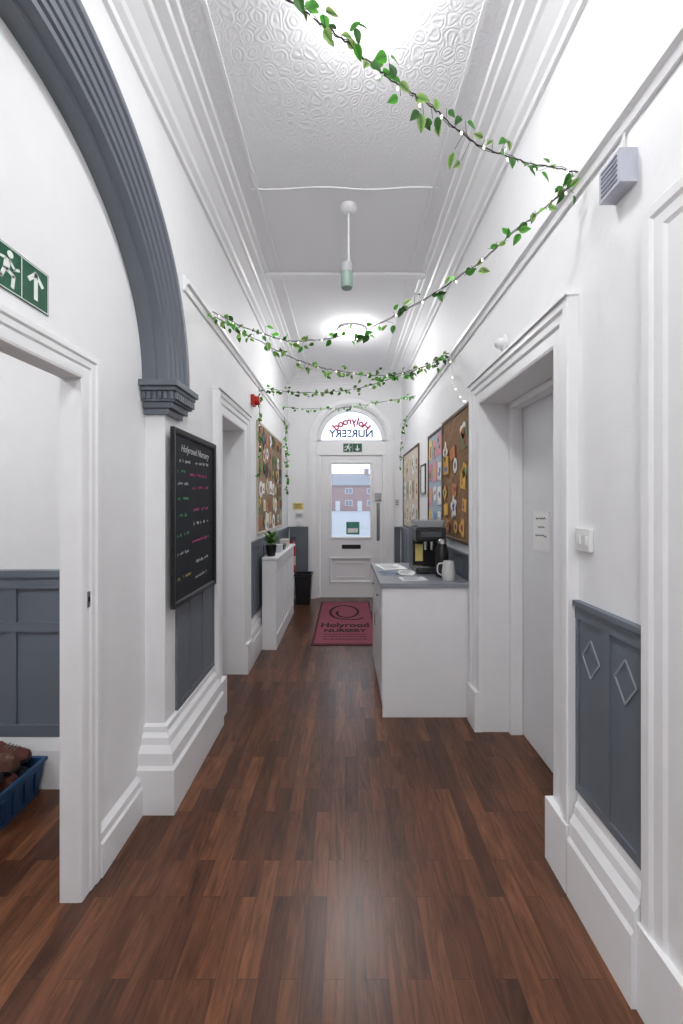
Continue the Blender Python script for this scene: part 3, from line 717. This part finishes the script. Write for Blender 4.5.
# extinguisher
c=thing('fire_extinguisher',(-.76,5.62,0),'red fire extinguisher with black hose on wall bracket','fire extinguisher')
ex,ey,ez=-.765,5.68,.52
MB().lathe((ex,ey,ez),[(.06,0),(.065,.01),(.065,.36),(.05,.41),(.02,.44),(.02,.46)],24).obj('cylinder',RED,parent=c,smooth=True)
MB().lathe((ex,ey,ez+.1),[(.0658,0),(.0658,.13)],24).obj('label_band',mat('cream_label',rgb(215,190,170),.6),parent=c,smooth=True)
b=MB(); b.box(ex-.015,ex+.08,ey-.01,ey+.01,ez+.48,ez+.495); b.box(ex-.02,ex+.07,ey-.01,ey+.01,ez+.455,ez+.468); b.obj('lever',BLACK,parent=c,bevel=.002)
MB().tube(catmull([(ex,ey-.02,ez+.46),(ex+.02,ey-.075,ez+.44),(ex+.03,ey-.085,ez+.3),(ex+.02,ey-.08,ez+.12)],8),.009,8).obj('hose',BLACK,parent=c,smooth=True)
MB().box(XL+.002,ex-.05,ey-.03,ey+.03,ez+.25,ez+.3).obj('bracket',BLACK,parent=c)

# -------- mat
m_=thing('door_mat',(0,5.1,0),'maroon entrance mat with dark border and printed logo','door mat')
MB().box(-.36,.37,4.2,6.05,.001,.008).obj('rubber_border',mat('mat_border',rgb(84,44,52),.95),parent=m_,bevel=.003)
MB().box(-.33,.34,4.24,6.01,.008,.012).obj('pile',MAROON,parent=m_,bevel=.002)
b=MB(); T=((0.0,5.46,.012),(1,0,0),(0,1,0),(0,0,1),0,.001)
pts=[]
for k in range(44):
    t=k/43; a=math.radians(-80-470*t); rr=1 if t<.6 else 1-1.35*(t-.6)
    pts.append((-.01+.19*rr*math.cos(a),.34*rr*math.sin(a)))
for a,cc in zip(pts,pts[1:]): b.seg2(a,cc,.032,*T)
pts=[(.03,-.34),(.10,-.35),(.17,-.34),(.23,-.28)]
for a,cc in zip(pts,pts[1:]): b.seg2(a,cc,.032,*T)
b.obj('logo',MATD,parent=m_)
def ftext(s_,size,y,sy):
    o=text(s_,size,(0,y,.012),(1,0,0),(0,1,0),MATD,m_,bold=.004); o.scale=(1,sy,1)
ftext('Holyrood',.15,4.87,1.5); ftext('NURSERY',.115,4.66,1.3)
b=MB()
for yy in (4.52,4.44,4.36):
    x=-.24
    while x<.24:
        w=random.uniform(.008,.02); b.box(x,x+w,yy,yy+.026,.012,.013); x+=w+.009
b.obj('small_print',MATD,parent=m_)

# -------- notice boards
def board(nm,fn,u0,u1,z0,z1,bm_,label,fm=BROWNF,fw=.025,amp=.004,nu=26,nv=18):
    c=thing(nm,fn((u0+u1)/2,z0,.01),label,'noticeboard')
    b=MB()
    rows=[]
    for i in range(nu+1):
        rows.append([fn(u0+(u1-u0)*i/nu,z0+(z1-z0)*j/nv,.006+random.uniform(0,amp)) for j in range(nv+1)])
    b.grid(rows); b.obj('backing',bm_,parent=c)
    b=MB(); b.frame([(0,0),(0,.014),(.006,.018),(fw,.018),(fw,0)],u0,u1,z0,z1,fn); b.obj('frame',fm,parent=c)
    return c
def pin(nm,fn,u,v,w,h,col,label,grp,shape='rect',off=.0135):
    m=mat('craft_%d_%d_%d'%col,rgb(*col),.8)
    a=random.uniform(-.2,.2)
    if shape=='rect': P=[(-w/2,-h/2),(w/2,-h/2),(w/2,h/2),(-w/2,h/2)]
    elif shape=='round': P=[(w/2*math.cos(t),h/2*math.sin(t)) for t in [2*math.pi*i/16 for i in range(16)]]
    else:
        k5=random.choice((3,4,5)); am=random.uniform(.12,.28)
        P=[(w/2*math.cos(t)*(1+am*math.cos(k5*t)),h/2*math.sin(t)*(1+am*math.cos(k5*t))) for t in [2*math.pi*i/40 for i in range(40)]]
    ca,sa=math.cos(a),math.sin(a)
    R=lambda p,k:(u+(p[0]*ca-p[1]*sa)*k,v+(p[0]*sa+p[1]*ca)*k)
    c=thing(nm,fn(u,v-h/2,off),label,'paper craft' if shape!='rect' else 'paper',group=grp)
    b=MB(); b.grid([[fn(*R(p,1),off-.0008) for p in P],[fn(*R(p,1),off+.0012) for p in P]],closed_v=True,caps=True); b.obj('sheet',m,parent=c)
    col2=random.choice([tuple(int(x*.6) for x in col),(200,120,60),(90,130,90),(150,80,70),(90,110,160),(225,190,80)])
    b=MB()
    if shape=='rect':
        for k in range(3):
            cx,cy_=random.uniform(-.22,.22)*w,random.uniform(-.28,.28)*h; rr=min(w,h)*random.uniform(.1,.2); ph=random.uniform(0,6)
            PP=[(cx+rr*(1+.3*math.cos(k2*2.1+ph))*math.cos(k2*.524),cy_+rr*(1+.3*math.cos(k2*2.1+ph))*math.sin(k2*.524)) for k2 in range(12)]
            b.grid([[fn(*R(p,1),off+.0012) for p in PP],[fn(*R(p,1),off+.0018+.0002*k) for p in PP]],closed_v=True,caps=True)
    else:
        b.grid([[fn(*R(p,.45),off+.0012) for p in P],[fn(*R(p,.45),off+.002) for p in P]],closed_v=True,caps=True)
    b.obj('drawing',mat('craft_%d_%d_%d'%col2,rgb(*col2),.8),parent=c)
fr=fnR(XR)
board('noticeboard',fr,2.88,3.62,1.22,2.2,KRAFT,'noticeboard backed with crumpled brown kraft paper',amp=.007,nu=22,nv=28)
board('noticeboard',fr,3.67,4.25,1.22,2.18,mat('blue_backing',rgb(178,194,206),.8),'noticeboard backed with pale blue paper')
board('noticeboard',fr,4.85,6.05,1.17,2.2,mat('tan_backing',rgb(215,203,188),.8),'noticeboard backed with tan paper')
fl=fnL(XL)
board('noticeboard',fl,4.08,5.6,1.2,2.32,mat('natural_backing',rgb(152,128,104),.8,var=.35,vscale=12),'noticeboard backed with brown paper and nature crafts',fm=mat('pale_frame',rgb(200,190,175),.5),amp=.006,nu=30,nv=24)
g='crafts pinned on the kraft noticeboard'
for k_ in range(18):
    i=k_%3; j=k_//3
    if random.random()<.1: continue
    u=2.99+i*.25+random.uniform(-.06,.06); v=1.32+j*.155+random.uniform(-.05,.05)
    u=min(max(u,2.97),3.53); v=min(max(v,1.31),2.11)
    sh=random.choice(('round','star','star','rect','rect'))
    col=random.choice([(222,172,84),(226,200,110),(232,222,205),(196,130,84),(235,235,230),(130,138,95),(208,190,165),(224,186,90)])
    k=random.uniform(.8,1.4)
    pin('paper_craft' if sh!='rect' else 'pinned_paper',fr,u,v,.12*k,.12*k*random.uniform(.7,1.2),col,{'round':'round','star':'leaf-shaped','rect':'square'}[sh]+' coloured paper craft pinned to kraft board',g,sh,off=.0142+.0024*(k_%3))
for i in range(3):
    for j in range(4):
        k=random.uniform(.75,1.1)
        pin('pinned_paper',fr,3.77+i*.19,1.34+j*.235+random.uniform(-.02,.02),.15*k,.19*k,random.choice([(226,160,172),(130,165,205),(240,240,240),(232,205,140),(222,140,160),(238,238,236),(238,238,236)]),'coloured sheet pinned to pale blue board','sheets pinned on the blue noticeboard',off=.0115)
for i in range(5):
    for j in range(3):
        pin('pinned_paper',fr,4.98+i*.235,1.36+j*.32,.18,.25,random.choice([(240,240,235),(228,215,198),(205,175,150),(238,232,205)]),'pale sheet pinned to tan board','sheets pinned on the tan noticeboard',off=.0115)
for i in range(8):
    for j in range(6):
        sh=random.choice(('round','star','star','rect','rect'))
        k=random.uniform(.7,1.5)
        pin('paper_craft' if sh!='rect' else 'pinned_paper',fl,4.17+i*.19+random.uniform(-.03,.03),1.30+j*.185+random.uniform(-.03,.03),.12*k,.13*k,random.choice([(235,232,226),(150,110,78),(100,86,70),(215,204,180),(110,124,84),(165,112,90),(242,242,242),(66,60,54)]),{'round':'round','star':'leaf-shaped','rect':'square'}[sh]+' natural coloured craft pinned to brown board','crafts pinned on the brown noticeboard',sh,off=.013+.0024*((i+j)%3))
c=thing('picture_frame',(.89,4.55,1.75),'small black framed certificate on the wall','picture frame')
b=MB(); b.frame([(0,0),(0,.012),(.02,.016),(.02,0)],4.46,4.68,1.62,1.92,fr); b.obj('frame',BLACK,parent=c)
MB().box(.892,.898,4.46,4.68,1.62,1.92).obj('print',PAPER,parent=c)
def small_sign(nm,x,z,w,h,col,label,cat='sign'):
    c=thing(nm,(x,YE,z-h/2),label,cat)
    MB().box(x-w/2,x+w/2,YE-.008,YE-.0005,z-h/2,z+h/2).obj('plate',mat(nm+'_m%d'%col[2],rgb(*col),.5),parent=c,bevel=.001)
    b=MB()
    for k in range(3): b.box(x-w*.35,x+w*.3,YE-.009,YE-.008,z+h*(.2-.2*k),z+h*(.28-.2*k))
    b.obj('symbol',INK,parent=c)
small_sign('wall_notice',-.74,1.45,.16,.1,(215,195,110),'small yellow notice on the end wall')
small_sign('wall_notice',-.72,1.3,.14,.1,(225,225,228),'small white notice on the end wall')
small_sign('wall_notice',.82,1.5,.07,.14,(225,225,227),'small white notice beside the front door')
c=thing('light_switch',(-.7,YE-.01,1.17),'white switch on the end wall','light switch')
MB().box(-.76,-.68,YE-.03,YE-.0005,1.14,1.22).obj('plate',WHITEP,parent=c,bevel=.003)
MB().box(-.73,-.71,YE-.034,YE-.03,1.165,1.195).obj('rocker',WHITEP,parent=c)

# -------- crate with shoes in the side room
c=thing('storage_crate',(-1.86,1.93,0),'blue plastic crate heaped with shoes','crate')
b=MB()
P=lambda k,z:[(-2.02+k,1.78+k,z),(-1.555-k,1.78+k,z),(-1.555-k,2.07-k,z),(-2.02+k,2.07-k,z)]
b.grid([P(.02,.002),P(0,.17),P(-.01,.17),P(-.01,.185),P(.006,.185),P(.014,.11)],closed_v=True,caps=True)
b.obj('body',BLUE,parent=c)
b=MB()
for i in range(6): b.box(-1.99+i*.07,-1.965+i*.07,1.775,1.786,.04,.14)
for i in range(4): b.box(-1.562,-1.552,1.81+i*.065,1.83+i*.065,.04,.14)
b.obj('rib',mat('blue_dark',rgb(16,50,84),.5),parent=c)
def shoe(x,y,z,rot,tilt,col,label):
    M=Matrix.Translation((x,y,z))@Matrix.Rotation(rot,4,'Z')@Matrix.Rotation(tilt,4,'Y')
    s=thing('shoe',(x,y,z),label,'shoe',group='shoes in the blue crate')
    secs=[(-.10,.026,.05),(-.08,.032,.072),(-.045,.032,.075),(-.018,.032,.06),(.018,.036,.048),(.055,.038,.038),(.082,.034,.03),(.098,.016,.02)]
    rows=[[M@Vector((xx,w*math.cos(t),.018+max(0,math.sin(t))*h)) for t in [2*math.pi*k/14 for k in range(14)]] for xx,w,h in secs]
    b=MB(); b.grid(rows,closed_v=True,caps=True); b.obj('upper',mat('shoe_%d_%d'%col[:2],rgb(*col),.8,bump=.5,bscale=90,var=.2,vscale=40),parent=s,smooth=True)
    rows=[[M@Vector((xx,w*1.08*sg,zz)) for sg,zz in ((-1,0),(1,0),(1,.018),(-1,.018))] for xx,w,h in secs]
    b=MB(); b.grid(rows,closed_v=True,caps=True); b.obj('sole',BLACK,parent=s)
    b=MB()
    for k in range(4): b.tube([M@Vector((-.015+k*.016,-.018,.074-k*.005)),M@Vector((-.01+k*.016,.018,.074-k*.005))],.003,5)
    b.obj('laces',mat('lace_grey',rgb(120,112,104),.8),parent=s)
cols=[(60,42,36),(96,52,44),(40,40,50),(86,62,46),(66,38,36),(116,76,56),(40,40,46),(92,62,48),(88,46,40),(54,48,44),(112,92,78),(70,44,38)]
nms=('dark brown','dull red','navy','tan brown','maroon','orange-brown','black','brown','rust red','grey-brown','beige','chestnut')
k=0
for lay,zz in enumerate((.113,.209)):
    for xx in (-1.685,-1.895):
        for r_,yy in enumerate((1.84,1.925,2.01)):
            shoe(xx,yy,zz,(math.pi if (k%2) else 0),0,cols[k],nms[k]+' lace-up child shoe '+('packed in crate','piled on top in crate')[lay]); k+=1

# -------- outside
MB().box(-90,90,YE+.25,160,-.3,-.12).obj('ground',ASPH,label='grey pavement and road outside the door',cat='ground',kind=ST)
hy=80
c=thing('brick_house',(1,hy,-.12),'red brick terraced house across the road','house')
MB().box(-24,28,hy,hy+6,-.12,5.0).obj('walls',BRICK,parent=c)
b=MB(); b.prism([(hy-.4,5.0),(hy+6.4,5.0),(hy+3,7.6)],'x',-24.3,28.3); b.obj('roof',SLATE,parent=c)
for i in range(11):
    x=-22+i*4.4
    for z in (.9,3.3):
        b=MB(); b.box(x,x+1.5,hy-.1,hy,z,z+1.2); wf=b.obj('window_frame',mat('frame_pale',rgb(200,202,208),.5),parent=c)
        MB().box(x+.12,x+.71,hy-.14,hy-.1,z+.12,z+1.08).obj('window_pane',mat('dark_pane',rgb(130,138,152),.1),parent=wf)
        MB().box(x+.79,x+1.38,hy-.14,hy-.1,z+.12,z+1.08).obj('window_pane',MATS['dark_pane'],parent=wf)
    b=MB(); b.box(x+2.5,x+3.4,hy-.1,hy,-.12,1.9); b.obj('front_door',MATS['frame_pale'],parent=c)
for i in range(4): 
    x=-14+i*9; MB().box(x,x+.9,hy+2.5,hy+3.5,6.8,8.6).obj('chimney',BRICK,parent=c)

# -------- world
W=bpy.data.worlds.new('World'); S.world=W; W.use_nodes=True
bg=W.node_tree.nodes['Background']; bg.inputs[0].default_value=(.84,.92,1,1); bg.inputs[1].default_value=1.9
# -------- camera
cd=bpy.data.cameras.new('Camera'); co=bpy.data.objects.new('Camera',cd); COL.objects.link(co)
co.location=(0,0,1.5); co.rotation_euler=(math.pi/2,0,0)
cd.sensor_fit='VERTICAL'; cd.sensor_height=36; cd.lens=400/1024*36; cd.shift_x=-3.5/1024; cd.shift_y=-9/1024; cd.clip_start=.02
S.camera=co
